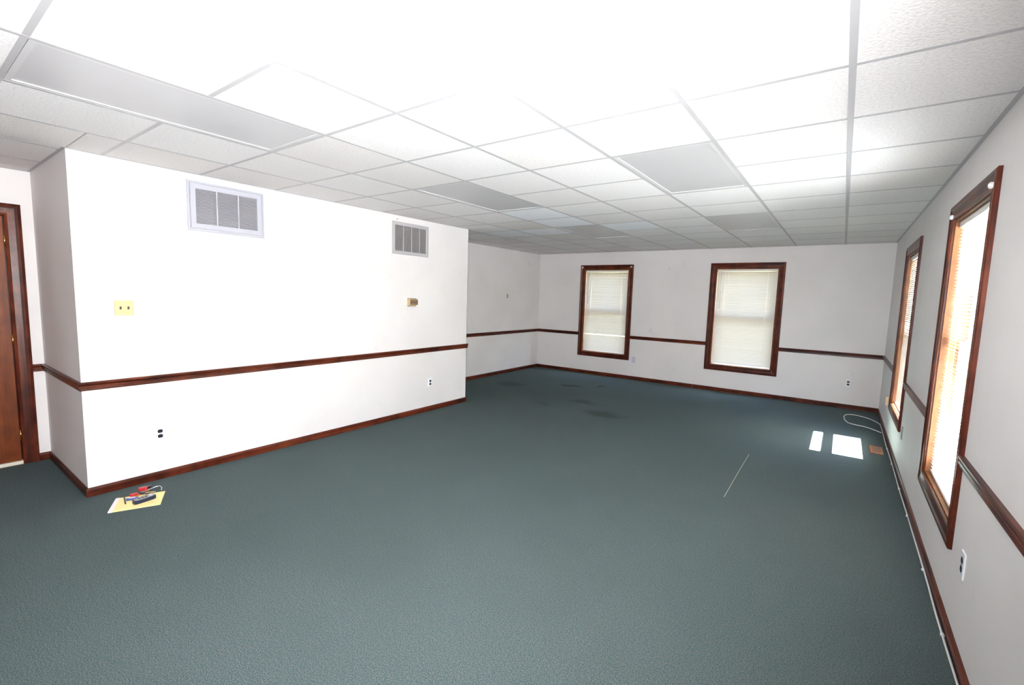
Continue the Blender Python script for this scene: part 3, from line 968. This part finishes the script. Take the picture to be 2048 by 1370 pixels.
# key bunch
kx, ky = -4.000, 1.030
t = thing('key_bunch', 'bunch of keys with red and blue fobs on the notepad', 'keys', (kx, ky, PZ))
ring = [(0.017 * math.cos(a), 0.017 * math.sin(a), 0.020 + 0.006 * math.cos(a)) for a in [2 * math.pi * k / 20 for k in range(20)]]
tube('key_ring', ring, 0.0016, M_SILVER, t, 6, True)
def key(an, zt, m, ln=0.05, tilt=0.0):
    k_ = MB()
    k_.prism(disc_poly(0.014, 0, 0.0125, 12), -0.0011, 0.0011, 'xy')
    b1 = k_.build('key', m, t)
    poly = [(0.024, -0.004), (ln, -0.004), (ln + 0.006, 0.0), (ln, 0.004), (ln - 0.004, 0.0022), (ln - 0.008, 0.004), (ln - 0.013, 0.0025), (ln - 0.018, 0.004), (0.024, 0.004)]
    MB().prism(poly, -0.0009, 0.0009, 'xy').build('key_blade', m, b1)
    b1.location = (0.010 * math.cos(an), 0.010 * math.sin(an), zt)
    b1.rotation_euler = (0, tilt, an)
key(R_(70), 0.012, M_SILVER, 0.055, 0.08)
key(R_(45), 0.018, M_BRASS, 0.050, 0.12)
key(R_(100), 0.022, M_SILVER, 0.052, -0.05)
key(R_(20), 0.010, M_SILVER, 0.05, 0.1)
key(R_(-85), 0.008, M_BRASS, 0.058, 0.06)
def fob(name, m, x, y, an, lx, ly, z0, z1, tilt=0.0, inner=None):
    p_ = []
    for k in range(16):
        a = 2 * math.pi * k / 16
        cx_, sy_ = math.cos(a), math.sin(a)
        p_.append((math.copysign(abs(cx_) ** 0.6, cx_) * lx, math.copysign(abs(sy_) ** 0.6, sy_) * ly))
    f_ = MB().prism(p_, 0, z1 - z0, 'xy').build(name, m, t)
    f_.location = (x, y, z0)
    f_.rotation_euler = (0, tilt, an)
    if inner:
        MB().prism([(a * 0.6, b_ * 0.55) for a, b_ in p_], z1 - z0, z1 - z0 + 0.002, 'xy').build('label_window', inner, f_)
    return f_
A_ = ang
fob('red_fob', M_RED, -0.034, 0.008, A_, 0.027, 0.016, 0.020, 0.040)
fob('red_tag', M_RED, -0.012, -0.052, A_ + 0.3, 0.024, 0.012, 0.006, 0.020)
fob('black_fob', M_BLACK, -0.060, 0.036, A_ - 0.2, 0.030, 0.013, 0.004, 0.034)
fob('blue_tag', M_BLUE, 0.040, -0.075, A_ + 0.15, 0.034, 0.015, 0.002, 0.012, 0.0, M_LILAC)
fob('dark_tag', M_BLUEBLACK, 0.010, 0.010, A_, 0.022, 0.009, 0.004, 0.012)
tube('shackle', [(-0.035, 0.060, 0.012), (-0.045, 0.085, 0.016), (-0.030, 0.108, 0.018), (0.000, 0.112, 0.012), (0.030, 0.098, 0.006)], 0.0032, M_SILVER, t, 7)
o = MB().prism([(-0.075, -0.004), (0.07, -0.004), (0.078, 0), (0.07, 0.004), (-0.075, 0.004)], 0.0002, 0.007, 'xy').build('brown_stick', M_DKBROWN)  # thin dark brown bar laid across the pad
pa = math.atan2(0.901 - 0.930, -3.906 + 4.051)
o.location = (-3.978, 0.918, PZ)
o.rotation_euler = (0, 0, pa)
tag(o, 'slim dark brown stick lying across the notepad near its binding', 'pen')

# ------------------------------------------------------------------ outside the windows
g = MB().box(RX + 0.16, 40, -30, 45, -0.55, -0.45).build('ground', M_GROUND)
tag(g, 'pale sunlit concrete outside the side windows', 'ground', kind='structure')
M_LAWN = mat('added_dark_lawn', (0.10, 0.115, 0.04, 1), 0.95)
c = coord(M_LAWN)
L(M_LAWN, ramp(M_LAWN, noise(M_LAWN, c, 3.0, 6), [(0.35, (0.07, 0.085, 0.03, 1)), (0.65, (0.17, 0.165, 0.07, 1))]), base_in(M_LAWN))
g = MB().box(-30, RX + 0.159, BY + 0.16, 45, -0.55, -0.45).build('lawn', M_LAWN)  # unseen, added dark so less light bounces onto the far blinds
tag(g, 'unseen dark lawn added outside the far windows to dim their blinds', 'lawn', kind='structure')
s = MB().box(RX + 0.16, RX + 0.64, FYW - 0.5, BY + 0.7, 2.55, 2.70).build('soffit', M_SOFFIT)
tag(s, 'brown roof overhang outside the side windows', 'soffit', kind='structure')
